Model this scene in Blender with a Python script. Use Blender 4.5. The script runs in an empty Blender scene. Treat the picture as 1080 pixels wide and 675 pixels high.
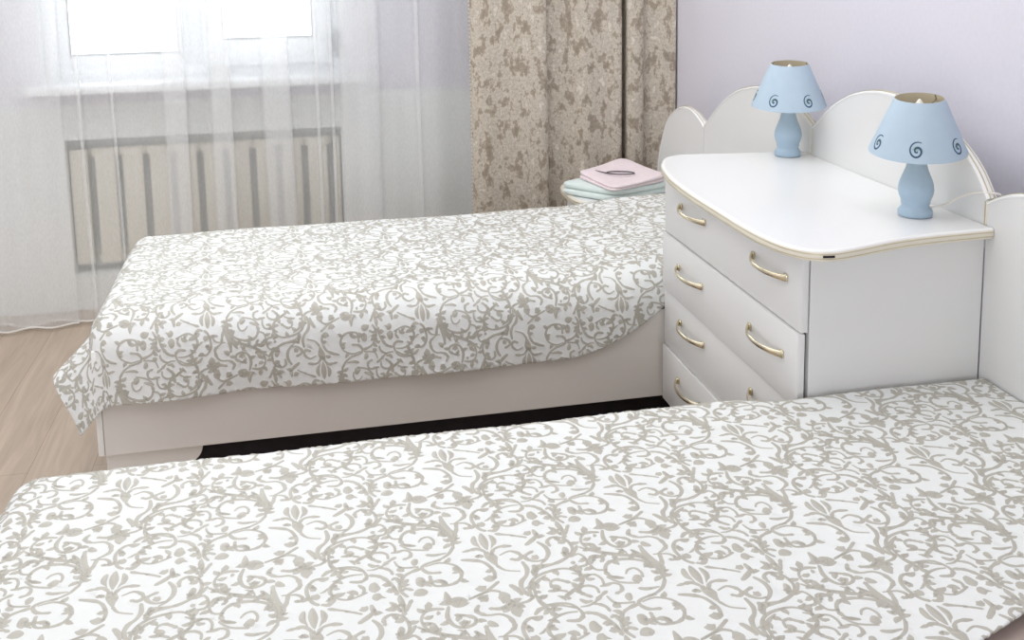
import bpy, bmesh, math, random, time
from mathutils import Vector, Matrix
from mathutils.geometry import delaunay_2d_cdt
random.seed(7)
C = bpy.context.scene.collection
scn = bpy.context.scene

# ------------------------------------------------------------------ camera, light, exposure
cam_d = bpy.data.cameras.new('camera'); cam = bpy.data.objects.new('camera', cam_d); C.objects.link(cam)
R_ = Vector((0.97855418, -0.20529491, -0.01690303)); U_ = Vector((0.0464811, 0.14012259, 0.98904255)); F_ = Vector((0.20067691, 0.96861739, -0.14665988))
M = Matrix.Identity(4)
for i in range(3):
    M[i][0] = R_[i]; M[i][1] = U_[i]; M[i][2] = -F_[i]
M.translation = Vector((-1.03915953, -1.94504433, 1.58034881))
cam.matrix_world = M
cam_d.sensor_width = 36; cam_d.sensor_fit = 'HORIZONTAL'
cam_d.lens = 1100.1826 * 36 / 1080
cam_d.shift_x = 0.0
cam_d.shift_y = -(337.5 - 100.889) / 1080
cam_d.clip_start = 0.05
scn.camera = cam

scn.view_settings.view_transform = 'Standard'; scn.view_settings.look = 'None'
scn.view_settings.exposure = 0.0; scn.view_settings.gamma = 1.0; scn.view_settings.use_curve_mapping = False
scn.cycles.use_denoising = True
scn.cycles.max_bounces = 10; scn.cycles.transparent_max_bounces = 24; scn.cycles.diffuse_bounces = 6

world = bpy.data.worlds.new('overcast_sky'); scn.world = world; world.use_nodes = True
bg = world.node_tree.nodes['Background']; bg.inputs[0].default_value = (0.98, 0.99, 1.0, 1); bg.inputs[1].default_value = 1.9

def area(name, loc, target, sx, sy, power, col=(1, 1, 1)):
    d = bpy.data.lights.new(name, 'AREA'); d.shape = 'RECTANGLE'; d.size = sx; d.size_y = sy; d.energy = power; d.color = col
    o = bpy.data.objects.new(name, d); C.objects.link(o); o.location = loc
    o.rotation_euler = (Vector(target) - Vector(loc)).to_track_quat('-Z', 'Y').to_euler()
    return o
area('ceiling_light', (-1.25, 0.85, 2.66), (-1.25, 0.85, 0), 3.4, 3.4, 57, (0.97, 0.985, 1.0))
area('window_daylight', (-1.46, 3.2, 1.85), (-1.46, 0.0, 0.7), 1.5, 1.5, 44, (0.93, 0.97, 1.0))
area('rear_fill', (-1.9, -3.5, 1.1), (-1.2, 2.6, 0.9), 3.2, 1.3, 60, (0.95, 0.98, 1.0))  # added fill from behind the camera; the near wall has no window
area('side_fill', (-4.1, 0.9, 1.4), (0.0, 1.0, 0.8), 2.0, 1.6, 10, (0.95, 0.98, 1.0))  # added weak fill from the left, no window in that wall

# ------------------------------------------------------------------ helpers
def s2l(c):
    return tuple(((v / 255) / 12.92 if v / 255 <= 0.04045 else ((v / 255 + 0.055) / 1.055) ** 2.4) for v in c)

def mat(name, rgb, rough=0.5, spec=0.4, metal=0.0, var=0.03, vscale=(6, 6, 6), bump=0.0, bscale=300, sheen=0.0, rgb2=None):
    """Principled surface with a noise-driven colour variation and optional noise bump."""
    m = bpy.data.materials.new(name); m.use_nodes = True; nt = m.node_tree; N = nt.nodes; L = nt.links
    b = N['Principled BSDF']
    c = s2l(rgb)
    tc = N.new('ShaderNodeTexCoord'); mp = N.new('ShaderNodeMapping'); mp.inputs['Scale'].default_value = vscale
    nz = N.new('ShaderNodeTexNoise'); nz.inputs['Scale'].default_value = 1.0; nz.inputs['Detail'].default_value = 4
    L.new(tc.outputs['Object'], mp.inputs[0]); L.new(mp.outputs[0], nz.inputs['Vector'])
    rp = N.new('ShaderNodeValToRGB'); rp.color_ramp.elements[0].position = 0.35; rp.color_ramp.elements[1].position = 0.65
    lo = s2l(rgb2) if rgb2 else tuple(max(0, v * (1 - var)) for v in c)
    rp.color_ramp.elements[0].color = (*lo, 1); rp.color_ramp.elements[1].color = (*c, 1)
    L.new(nz.outputs['Fac'], rp.inputs[0]); L.new(rp.outputs[0], b.inputs['Base Color'])
    b.inputs['Roughness'].default_value = rough; b.inputs['Specular IOR Level'].default_value = spec; b.inputs['Metallic'].default_value = metal
    if sheen: b.inputs['Sheen Weight'].default_value = sheen
    if bump:
        n2 = N.new('ShaderNodeTexNoise'); n2.inputs['Scale'].default_value = bscale; n2.inputs['Detail'].default_value = 2
        bp = N.new('ShaderNodeBump'); bp.inputs['Strength'].default_value = bump; bp.inputs['Distance'].default_value = 0.002
        L.new(tc.outputs['Object'], n2.inputs['Vector']); L.new(n2.outputs['Fac'], bp.inputs['Height']); L.new(bp.outputs[0], b.inputs['Normal'])
    return m

def mesh_obj(name, verts, faces, mats, parent=None, smooth=False, mi=None):
    me = bpy.data.meshes.new(name); me.from_pydata([tuple(v) for v in verts], [], faces)
    for m in (mats if isinstance(mats, (list, tuple)) else [mats]): me.materials.append(m)
    if mi is not None: me.polygons.foreach_set('material_index', mi)
    if smooth: me.polygons.foreach_set('use_smooth', [True] * len(me.polygons))
    me.update()
    o = bpy.data.objects.new(name, me); C.objects.link(o)
    if parent: o.parent = parent
    return o

def bm_obj(name, bm, mats, parent=None, smooth=False, auto=None):
    bmesh.ops.recalc_face_normals(bm, faces=bm.faces)
    me = bpy.data.meshes.new(name); bm.to_mesh(me); bm.free()
    for m in (mats if isinstance(mats, (list, tuple)) else [mats]): me.materials.append(m)
    if smooth or auto:
        me.polygons.foreach_set('use_smooth', [True] * len(me.polygons))
    if auto: me.set_sharp_from_angle(angle=math.radians(auto))
    o = bpy.data.objects.new(name, me); C.objects.link(o)
    if parent: o.parent = parent
    return o

def bm_box(bm, x0, x1, y0, y1, z0, z1, bev=0.0, seg=2):
    r = bmesh.ops.create_cube(bm, size=1.0); vs = r['verts']
    for v in vs:
        v.co = Vector(((x0 + x1) / 2 + v.co.x * (x1 - x0), (y0 + y1) / 2 + v.co.y * (y1 - y0), (z0 + z1) / 2 + v.co.z * (z1 - z0)))
    if bev:
        es = list({e for v in vs for e in v.link_edges})
        bmesh.ops.bevel(bm, geom=es, offset=bev, segments=seg, profile=0.5, affect='EDGES')

def box(name, x0, x1, y0, y1, z0, z1, m, parent=None, bev=0.0, seg=2):
    bm = bmesh.new(); bm_box(bm, x0, x1, y0, y1, z0, z1, bev, seg)
    return bm_obj(name, bm, m, parent, auto=40 if bev else None)

def empty(name, loc, label=None, cat=None, group=None, kind=None):
    o = bpy.data.objects.new(name, None); C.objects.link(o); o.location = (0, 0, 0); o.empty_display_size = 0.1
    tag(o, label, cat, group, kind); return o
def tag(o, label=None, cat=None, group=None, kind=None):
    if label: o['label'] = label
    if cat: o['category'] = cat
    if group: o['group'] = group
    if kind: o['kind'] = kind
    return o

def catmull(P, n, closed=False):
    P = [Vector(p) for p in P]; out = []; k = len(P)
    for i in range(k if closed else k - 1):
        if closed: a, b, c, d = P[i - 1], P[i], P[(i + 1) % k], P[(i + 2) % k]
        else: a, b, c, d = P[max(i - 1, 0)], P[i], P[i + 1], P[min(i + 2, k - 1)]
        for j in range(n):
            t = j / n
            out.append(0.5 * ((2 * b) + (c - a) * t + (2 * a - 5 * b + 4 * c - d) * t * t + (3 * b - a - 3 * c + d) * t ** 3))
    if not closed: out.append(P[-1])
    return out

def tube(bm, pts, r, seg=8, caps=True, closed=False):
    pts = [Vector(p) for p in pts]; n = len(pts); rings = []
    up = Vector((0, 0, 1))
    t0 = (pts[1] - pts[0]).normalized()
    if abs(t0.dot(up)) > 0.9: up = Vector((1, 0, 0))
    nrm = (up - t0 * up.dot(t0)).normalized()
    for i, p in enumerate(pts):
        if closed: t = (pts[(i + 1) % n] - pts[i - 1]).normalized()
        else: t = (pts[min(i + 1, n - 1)] - pts[max(i - 1, 0)]).normalized()
        nrm = (nrm - t * nrm.dot(t)).normalized(); bn = t.cross(nrm)
        rr = r[i] if isinstance(r, (list, tuple)) else r
        rings.append([bm.verts.new(p + (nrm * math.cos(2 * math.pi * k / seg) + bn * math.sin(2 * math.pi * k / seg)) * rr) for k in range(seg)])
    for i in range(n if closed else n - 1):
        A, B = rings[i], rings[(i + 1) % n]
        for k in range(seg): bm.faces.new((A[k], A[(k + 1) % seg], B[(k + 1) % seg], B[k]))
    if caps and not closed: bm.faces.new(rings[0][::-1]); bm.faces.new(rings[-1])

def sweep(bm, pts, outs, side, prof, closed=False, caps=True):
    """Profile (u along outs[i], v along the fixed side vector) carried along pts."""
    side = Vector(side); rings = []
    for p, o in zip(pts, outs): rings.append([bm.verts.new(Vector(p) + Vector(o) * u + side * v) for u, v in prof])
    n = len(rings); k = len(prof)
    for i in range(n if closed else n - 1):
        A, B = rings[i], rings[(i + 1) % n]
        for j in range(k): bm.faces.new((A[j], A[(j + 1) % k], B[(j + 1) % k], B[j]))
    if caps and not closed: bm.faces.new(rings[0][::-1]); bm.faces.new(rings[-1])

def outward(pts, axis, closed=False):
    """In-plane normals of a polyline lying square to axis (right-hand side of travel)."""
    out = []; n = len(pts); axis = Vector(axis)
    for i in range(n):
        a = pts[(i - 1) % n] if closed else pts[max(i - 1, 0)]; b = pts[(i + 1) % n] if closed else pts[min(i + 1, n - 1)]
        out.append((Vector(b) - Vector(a)).normalized().cross(axis).normalized())
    return out

def lathe(bm, prof, cx, cy, seg=48, cap=True):
    rings = [[bm.verts.new((cx + r * math.cos(2 * math.pi * k / seg), cy + r * math.sin(2 * math.pi * k / seg), z)) for k in range(seg)] for r, z in prof]
    for A, B in zip(rings, rings[1:]):
        for k in range(seg): bm.faces.new((A[k], A[(k + 1) % seg], B[(k + 1) % seg], B[k]))
    if cap: bm.faces.new(rings[0][::-1]); bm.faces.new(rings[-1])

def prism(bm, outline, vec):
    """Extrude a closed planar outline by vec."""
    a = [bm.verts.new(p) for p in outline]; b = [bm.verts.new(Vector(p) + Vector(vec)) for p in outline]
    n = len(a)
    bm.faces.new(a); bm.faces.new(b[::-1])
    for i in range(n): bm.faces.new((a[i], b[i], b[(i + 1) % n], a[(i + 1) % n]))

# ------------------------------------------------------------------ materials
m_white = mat('white_laminate', (223, 223, 222), 0.32, 0.45, var=0.015, vscale=(3, 3, 12))
m_top = mat('white_gloss_top', (232, 233, 233), 0.22, 0.5, var=0.01)
m_edge = mat('white_edge_band', (238, 238, 236), 0.25, 0.5, var=0.01)
m_beige_edge = mat('cream_edge_band', (228, 223, 209), 0.3, 0.5, var=0.03)
m_gold = mat('gold_inlay', (208, 198, 170), 0.3, 0.5, metal=0.7, var=0.1)
m_handle = mat('brushed_brass', (222, 212, 184), 0.25, 0.5, metal=0.95, var=0.12, vscale=(40, 40, 40))
m_frame = mat('bed_laminate', (222, 218, 213), 0.38, 0.4, var=0.03, vscale=(2, 2, 14))
m_dark = mat('matte_black', (48, 44, 48), 0.85, 0.15, var=0.2, vscale=(20, 20, 20))
m_gap = mat('dark_joint', (70, 64, 52), 0.7, 0.2)
m_mattress = mat('mauve_ticking', (188, 172, 164), 0.85, 0.2, var=0.06, vscale=(40, 40, 40), bump=0.2)
m_shade = mat('blue_shade_card', (186, 205, 220), 0.6, 0.2, var=0.03, vscale=(30, 30, 30))
m_lamp = mat('blue_ceramic', (168, 191, 209), 0.5, 0.3, var=0.05, vscale=(30, 30, 30), bump=0.08, bscale=120)
m_shade_in = mat('cream_lining', (214, 203, 178), 0.7, 0.2, var=0.05)
m_swirl = mat('navy_cut_edge', (58, 84, 112), 0.6, 0.3)
m_swirl_in = mat('sage_inlay', (156, 182, 172), 0.6, 0.3)
m_bulb = mat('opal_bulb', (240, 238, 230), 0.2, 0.5, var=0.01)
m_wire = mat('lamp_wire', (150, 140, 115), 0.4, 0.5, metal=0.6)
m_cord = mat('white_cord', (225, 222, 214), 0.45, 0.4)
m_pvc = mat('white_upvc', (238, 240, 242), 0.3, 0.5, var=0.01)
m_grey = mat('grey_metal', (170, 172, 175), 0.35, 0.5, metal=0.5)
m_rad = mat('radiator_enamel', (226, 222, 208), 0.4, 0.4, var=0.02)
m_pink = mat('pink_terry', (236, 221, 224), 0.95, 0.1, var=0.05, vscale=(60, 60, 60), bump=0.5, bscale=700, sheen=0.2)
m_green = mat('mint_terry', (218, 229, 226), 0.95, 0.1, var=0.04, vscale=(60, 60, 60), bump=0.5, bscale=700, sheen=0.2)
m_clip = mat('dark_clip', (92, 86, 90), 0.3, 0.5, metal=0.4)
m_lilac = mat('lilac_wallpaper', (221, 219, 228), 0.75, 0.2, var=0.025, vscale=(70, 70, 70), bump=0.10, bscale=220)
m_dado = mat('white_dado_paint', (236, 239, 237), 0.6, 0.25, var=0.01)
m_ceil = mat('white_ceiling_paint', (240, 240, 238), 0.8, 0.2, var=0.01)

def floor_mat():
    m = bpy.data.materials.new('oak_laminate'); m.use_nodes = True; nt = m.node_tree; N = nt.nodes; L = nt.links; b = N['Principled BSDF']
    tc = N.new('ShaderNodeTexCoord'); mp = N.new('ShaderNodeMapping'); mp.inputs['Rotation'].default_value = (0, 0, math.radians(90))
    L.new(tc.outputs['Object'], mp.inputs[0])
    br = N.new('ShaderNodeTexBrick'); br.offset = 0.37; br.inputs['Scale'].default_value = 1.0; br.inputs['Brick Width'].default_value = 1.28; br.inputs['Row Height'].default_value = 0.19
    br.inputs['Mortar Size'].default_value = 0.0012; br.inputs['Mortar Smooth'].default_value = 0.3
    br.inputs['Color1'].default_value = (*s2l((196, 181, 165)), 1); br.inputs['Color2'].default_value = (*s2l((184, 168, 152)), 1); br.inputs['Mortar'].default_value = (*s2l((158, 139, 121)), 1)
    L.new(mp.outputs[0], br.inputs['Vector'])
    mg = N.new('ShaderNodeMapping'); mg.inputs['Scale'].default_value = (22, 1.6, 1); L.new(tc.outputs['Object'], mg.inputs[0])
    nz = N.new('ShaderNodeTexNoise'); nz.inputs['Scale'].default_value = 1.5; nz.inputs['Detail'].default_value = 6; nz.inputs['Distortion'].default_value = 1.2
    L.new(mg.outputs[0], nz.inputs['Vector'])
    rp = N.new('ShaderNodeValToRGB'); rp.color_ramp.elements[0].position = 0.3; rp.color_ramp.elements[1].position = 0.7
    rp.color_ramp.elements[0].color = (0.80, 0.77, 0.73, 1); rp.color_ramp.elements[1].color = (1.08, 1.06, 1.04, 1)
    L.new(nz.outputs['Fac'], rp.inputs[0])
    mx = N.new('ShaderNodeMix'); mx.data_type = 'RGBA'; mx.blend_type = 'MULTIPLY'; mx.inputs[0].default_value = 0.8
    L.new(br.outputs['Color'], mx.inputs[6]); L.new(rp.outputs[0], mx.inputs[7]); L.new(mx.outputs[2], b.inputs['Base Color'])
    b.inputs['Roughness'].default_value = 0.4; b.inputs['Specular IOR Level'].default_value = 0.35
    return m
m_floor = floor_mat()

def sheer_mat():
    m = bpy.data.materials.new('sheer_voile'); m.use_nodes = True; nt = m.node_tree; N = nt.nodes; L = nt.links
    N.remove(N['Principled BSDF']); out = N['Material Output']
    tr = N.new('ShaderNodeBsdfTransparent'); tr.inputs[0].default_value = (1, 1, 1, 1)
    df = N.new('ShaderNodeBsdfDiffuse'); df.inputs[0].default_value = (*s2l((247, 248, 248)), 1)
    tl = N.new('ShaderNodeBsdfTranslucent'); tl.inputs[0].default_value = (*s2l((247, 248, 248)), 1)
    a = N.new('ShaderNodeMixShader'); a.inputs[0].default_value = 0.26; L.new(df.outputs[0], a.inputs[1]); L.new(tl.outputs[0], a.inputs[2])
    tc = N.new('ShaderNodeTexCoord'); mp = N.new('ShaderNodeMapping'); mp.inputs['Scale'].default_value = (220, 40, 60)
    nz = N.new('ShaderNodeTexNoise'); nz.inputs['Scale'].default_value = 1.0; L.new(tc.outputs['Object'], mp.inputs[0]); L.new(mp.outputs[0], nz.inputs['Vector'])
    mr = N.new('ShaderNodeMapRange'); mr.inputs['To Min'].default_value = 0.31; mr.inputs['To Max'].default_value = 0.39; L.new(nz.outputs['Fac'], mr.inputs[0])
    x = N.new('ShaderNodeMixShader'); L.new(mr.outputs[0], x.inputs[0]); L.new(tr.outputs[0], x.inputs[1]); L.new(a.outputs[0], x.inputs[2])
    L.new(x.outputs[0], out.inputs[0]); return m
m_sheer = sheer_mat()
m_hem = mat('voile_hem', (226, 222, 216), 0.8, 0.2)

def curtain_mat():
    m = bpy.data.materials.new('beige_damask'); m.use_nodes = True; nt = m.node_tree; N = nt.nodes; L = nt.links; b = N['Principled BSDF']
    uv = N.new('ShaderNodeUVMap')
    mp = N.new('ShaderNodeMapping'); mp.inputs['Scale'].default_value = (21, 11, 1); L.new(uv.outputs[0], mp.inputs[0])
    n1 = N.new('ShaderNodeTexNoise'); n1.inputs['Scale'].default_value = 1.0; n1.inputs['Detail'].default_value = 9; n1.inputs['Roughness'].default_value = 0.72; n1.inputs['Distortion'].default_value = 0.0
    L.new(mp.outputs[0], n1.inputs['Vector'])
    r1 = N.new('ShaderNodeValToRGB'); cr = r1.color_ramp; cr.interpolation = 'LINEAR'
    cr.elements[0].position = 0.38; cr.elements[0].color = (*s2l((152, 140, 126)), 1)
    cr.elements[1].position = 0.68; cr.elements[1].color = (*s2l((222, 214, 200)), 1)
    for p_, c_ in ((0.462, (170, 158, 142)), (0.485, (199, 190, 175)), (0.525, (208, 199, 185)), (0.545, (185, 176, 164)), (0.575, (186, 176, 161)), (0.595, (211, 203, 190))):
        e = cr.elements.new(p_); e.color = (*s2l(c_), 1)
    L.new(n1.outputs['Fac'], r1.inputs[0])
    mp2 = N.new('ShaderNodeMapping'); mp2.inputs['Scale'].default_value = (60, 90, 1); L.new(uv.outputs[0], mp2.inputs[0])
    n2 = N.new('ShaderNodeTexNoise'); n2.inputs['Scale'].default_value = 1.0; n2.inputs['Detail'].default_value = 3; L.new(mp2.outputs[0], n2.inputs['Vector'])
    r2 = N.new('ShaderNodeValToRGB'); r2.color_ramp.elements[0].position = 0.35; r2.color_ramp.elements[0].color = (0.78, 0.76, 0.73, 1); r2.color_ramp.elements[1].position = 0.55; r2.color_ramp.elements[1].color = (1, 1, 1, 1)
    L.new(n2.outputs['Fac'], r2.inputs[0])
    mx = N.new('ShaderNodeMix'); mx.data_type = 'RGBA'; mx.blend_type = 'MULTIPLY'; mx.inputs[0].default_value = 0.55
    L.new(r1.outputs[0], mx.inputs[6]); L.new(r2.outputs[0], mx.inputs[7]); L.new(mx.outputs[2], b.inputs['Base Color'])
    b.inputs['Roughness'].default_value = 0.6; b.inputs['Specular IOR Level'].default_value = 0.25; b.inputs['Sheen Weight'].default_value = 0.1
    return m
m_curtain = curtain_mat()
m_cloth = mat('ivory_quilted_cotton', (229, 231, 230), 0.8, 0.2, var=0.015, vscale=(40, 40, 40), bump=0.3, bscale=420)
m_scroll = mat('silver_beige_satin', (182, 179, 169), 0.40, 0.55, var=0.03, vscale=(60, 60, 60), bump=0.2, bscale=600)
# ------------------------------------------------------------------ the room
XW, YW, XL, YB, ZC = 0.60, 2.772, -4.2, -3.6, 2.7
def struct(o): o['kind'] = 'structure'; return o
struct(box('floor', XL - .1, XW + .1, YB - .1, YW + .4, -0.06, 0.0, m_floor))
struct(box('ceiling', XL - .1, XW + .1, YB - .1, YW + .4, ZC, ZC + 0.08, m_ceil))
struct(box('wall_right', XW, XW + 0.1, YB, YW + .4, 0, ZC, m_lilac))
struct(box('wall_left', XL - .1, XL, YB, YW + .4, 0, ZC, m_lilac))
struct(box('wall_near', XL, XW, YB - .1, YB, 0, ZC, m_lilac))
DZ = 0.9165
wx0, wx1, wz0, wz1 = -2.105, -0.825, 1.005, 2.35          # window opening
nx0, nx1, nz0, nz1 = -2.033, -0.857, 0.158, 0.762         # radiator niche
def far_wall():
    bm = bmesh.new()
    def q(p, k):
        f = bm.faces.new([bm.verts.new(v) for v in p]); f.material_index = k
    xs = sorted([XL, wx0, nx0, nx1, wx1, XW]); zs = [0, nz0, nz1, DZ, wz0, wz1, ZC]
    for a, b in zip(xs, xs[1:]):
        for c, d in zip(zs, zs[1:]):
            xm, zm = (a + b) / 2, (c + d) / 2
            if wx0 < xm < wx1 and wz0 < zm < wz1: continue
            k = 0 if zm < DZ else 1
            if not (nx0 < xm < nx1 and nz0 < zm < nz1): q([(a, YW, c), (b, YW, c), (b, YW, d), (a, YW, d)], k)
            q([(a, YW + .3, c), (b, YW + .3, c), (b, YW + .3, d), (a, YW + .3, d)], k)
    def reveal(x0, x1, z0, z1, y1, k):
        q([(x0, YW, z0), (x1, YW, z0), (x1, y1, z0), (x0, y1, z0)], k); q([(x0, YW, z1), (x1, YW, z1), (x1, y1, z1), (x0, y1, z1)], k)
        q([(x0, YW, z0), (x0, YW, z1), (x0, y1, z1), (x0, y1, z0)], k); q([(x1, YW, z0), (x1, YW, z1), (x1, y1, z1), (x1, y1, z0)], k)
    reveal(wx0, wx1, wz0, wz1, YW + .3, 2)
    reveal(nx0, nx1, nz0, nz1, YW + .14, 0)
    q([(nx0, YW + .14, nz0), (nx1, YW + .14, nz0), (nx1, YW + .14, nz1), (nx0, YW + .14, nz1)], 0)
    bmesh.ops.remove_doubles(bm, verts=bm.verts, dist=1e-5)
    return struct(bm_obj('wall_far', bm, [m_dado, m_lilac, m_pvc]))
far_wall()

# window_1: frame, fixed sash on the left, opening sash on the right, sill
win = empty('window_1', None, kind='structure')
YG = YW + 0.09
def frame(name, x0, x1, z0, z1, w, y0, y1, m, par, wb=None):
    bm = bmesh.new(); wb = wb or w
    bm_box(bm, x0, x0 + w, y0, y1, z0, z1, 0.004); bm_box(bm, x1 - w, x1, y0, y1, z0, z1, 0.004)
    bm_box(bm, x0 + w, x1 - w, y0, y1, z0, z0 + wb, 0.004); bm_box(bm, x0 + w, x1 - w, y0, y1, z1 - w, z1, 0.004)
    return bm_obj(name, bm, m, par, auto=40)
frame('window_frame', wx0, wx1, wz0, wz1, 0.06, YG, YG + .07, m_pvc, win)
box('mullion', -1.50, -1.42, YG, YG + .07, wz0 + .06, wz1 - .06, m_pvc, win, 0.004)
s1 = frame('sash', wx0 + .06, -1.50, wz0 + .05, wz1 - .05, 0.045, YG + .005, YG + .06, m_pvc, win, 0.062)
s2 = frame('sash', -1.44, wx1 - .05, wz0 + .045, wz1 - .045, 0.085, YG - .02, YG + .055, m_pvc, win, 0.118)
m_seal = mat('grey_seal', (150, 152, 154), 0.6, 0.2)
def seal(x0, x1, z0, z1, y, par):
    bm = bmesh.new(); w = .006
    bm_box(bm, x0, x1, y, y + .004, z0, z0 + w); bm_box(bm, x0, x1, y, y + .004, z1 - w, z1)
    bm_box(bm, x0, x0 + w, y, y + .004, z0 + w, z1 - w); bm_box(bm, x1 - w, x1, y, y + .004, z0 + w, z1 - w)
    bm_obj('glazing_seal', bm, m_seal, par)
seal(wx0 + .105, -1.545, wz0 + .112, wz1 - .095, YG + .002, s1); seal(-1.355, wx1 - .135, wz0 + .163, wz1 - .13, YG - .023, s2)
def glass_mat():
    m = bpy.data.materials.new('window_glass'); m.use_nodes = True; N = m.node_tree.nodes; L = m.node_tree.links
    N.remove(N['Principled BSDF']); tr = N.new('ShaderNodeBsdfTransparent'); tr.inputs[0].default_value = (.97, .98, .98, 1)
    gl = N.new('ShaderNodeBsdfGlossy'); gl.inputs['Roughness'].default_value = 0.02
    fr = N.new('ShaderNodeFresnel'); fr.inputs[0].default_value = 1.45; x = N.new('ShaderNodeMixShader')
    L.new(fr.outputs[0], x.inputs[0]); L.new(tr.outputs[0], x.inputs[1]); L.new(gl.outputs[0], x.inputs[2]); L.new(x.outputs[0], N['Material Output'].inputs[0]); return m
m_glass = glass_mat()
box('glass_pane', wx0 + .1, -1.54, YG + .03, YG + .036, wz0 + .1, wz1 - .09, m_glass, s1)
box('glass_pane', -1.36, wx1 - .13, YG + .02, YG + .026, wz0 + .16, wz1 - .125, m_glass, s2)
bm = bmesh.new(); bm_box(bm, -0.868, -0.842, YG - .032, YG - .018, 1.10, 1.19, .004); bm_box(bm, -0.864, -0.846, YG - .06, YG - .03, 1.165, 1.185, .004); bm_box(bm, -0.865, -0.845, YG - .07, YG - .055, 1.075, 1.188, .005)
bm_obj('window_handle', bm, m_grey, s2, auto=40)
bm = bmesh.new(); bm_box(bm, -2.152, -0.746, 2.60, YW + .0, .978, 1.018, .008, 3); bm_box(bm, wx0 + .002, wx1 - .002, YW - .004, YG, .985, 1.018)
bm_obj('window_sill', bm, m_pvc, win, auto=40)

# radiator in the niche
rad = empty('radiator', None, 'cream sectional radiator in the wall niche under the window, behind the sheer curtain', 'radiator')
PITCH = 0.1145; x = -2.033 - 0.005
for k in range(11):
    xc = -1.938 - PITCH / 2 + PITCH * k
    w = 0.043
    if xc - w < nx0 + .004 or xc + w > nx1 - .004:
        lo, hi = max(xc - w, nx0 + .006), min(xc + w, nx1 - .006)
        if hi - lo < 0.03: continue
        xc, w = (lo + hi) / 2, (hi - lo) / 2
    bm = bmesh.new(); bm_box(bm, xc - w, xc + w, YW + .035, YW + .062, .195, .712, .008, 3)
    if w > .042:
        bm_box(bm, xc - w - .0135, xc + w + .0135, YW + .046, YW + .070, .672, .716, .01, 3); bm_box(bm, xc - w - .0135, xc + w + .0135, YW + .046, YW + .070, .20, .232, .01, 3)
    bm_box(bm, xc - w * .3, xc + w * .3, YW + .062, YW + .09, .21, .70, .006, 2)
    bm_obj('radiator_section', bm, m_rad, rad, auto=50)
bm = bmesh.new(); tube(bm, [(nx0 + .01, YW + .085, .69), (nx1 - .01, YW + .085, .69)], .02, 12); bm_obj('header_pipe', bm, m_rad, rad, smooth=True)
bm = bmesh.new(); tube(bm, [(nx0 + .01, YW + .085, .24), (nx1 - .01, YW + .085, .24)], .02, 12); bm_obj('header_pipe', bm, m_rad, rad, smooth=True)

# ------------------------------------------------------------------ curtains
def hanging(name, path, zt, zb, m, parent, nz=10, wob=0.0, flare=0.0, th=0.0):
    """Cloth hung along a plan path (x, y); UVs are metres along the cloth."""
    n = len(path); L = [0]
    for a, b in zip(path, path[1:]): L.append(L[-1] + (Vector(b) - Vector(a)).length)
    V = []; F = []; uvs = []
    for j in range(nz + 1):
        t = j / nz; z = zt + (zb - zt) * t
        for i, p in enumerate(path):
            V.append((p[0] + wob * t * math.sin(p[0] * 9 + j * .4), p[1] + wob * 1.2 * t * math.sin(L[i] * 14 + 1.3 * math.sin(j * .5)), z)); uvs.append((L[i], z))
    for j in range(nz):
        for i in range(n - 1): F.append((j * n + i, j * n + i + 1, (j + 1) * n + i + 1, (j + 1) * n + i))
    o = mesh_obj(name, V, F, m, parent, True)
    ul = o.data.uv_layers.new(name='UVMap')
    for lp in o.data.loops: ul.data[lp.index].uv = uvs[lp.vertex_index]
    return o
sheer = empty('sheer_curtain', None, 'white sheer voile curtain hanging to the floor in front of the window', 'curtain')
YS = 2.575
def wav(x0, x1, y0, amp, per, n, ph=0): return [(x0 + (x1 - x0) * i / n, y0 + amp * math.sin((x0 + (x1 - x0) * i / n) / per * 2 * math.pi + ph)) for i in range(n + 1)]
P = []
P += wav(-1.988, -3.4, YS - .035, .018, .17, 60)
P += wav(-3.4, -1.985, YS + .02, .024, .21, 60, 1)
def triple(x0, x1):          # a flat overlap fold: over, back, over
    n = 8
    return wav(x0, x1, YS - .022, .004, .09, n) + wav(x1, x0, YS - .004, .004, .1, n) + wav(x0, x1, YS + .014, .004, .08, n)
cuts = [(-1.925, -1.912), (-1.797, -1.786), (-1.594, -1.500), (-1.398, -1.312), (-1.185, -1.072), (-0.968, -0.956), (-0.905, -0.893), (-0.862, -0.69), (-0.53, -0.515)]
xp = -1.985
for a, b in cuts:
    P += wav(xp + .004, a - .004, YS, .008, .12, 8); P += triple(a, b); xp = b
P += wav(xp + .004, 0.02, YS, .016, .2, 30)
ZR = 2.60
hanging('voile_panel', P, ZR - .03, 0.012, m_sheer, sheer, 14, 0.006)
hp = [(p[0] + .006 * math.sin(p[0] * 9 + 14 * .4), p[1], .0165) for p in P]
LL = [0]
for a, b in zip(P, P[1:]): LL.append(LL[-1] + (Vector(b) - Vector(a)).length)
hp = [(h[0], h[1] + .0072 * math.sin(LL[i] * 14 + 1.3 * math.sin(14 * .5)), h[2]) for i, h in enumerate(hp)]
bm = bmesh.new(); tube(bm, hp, .0042, 5); bm_obj('hem', bm, m_hem, sheer, smooth=True)

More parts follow.
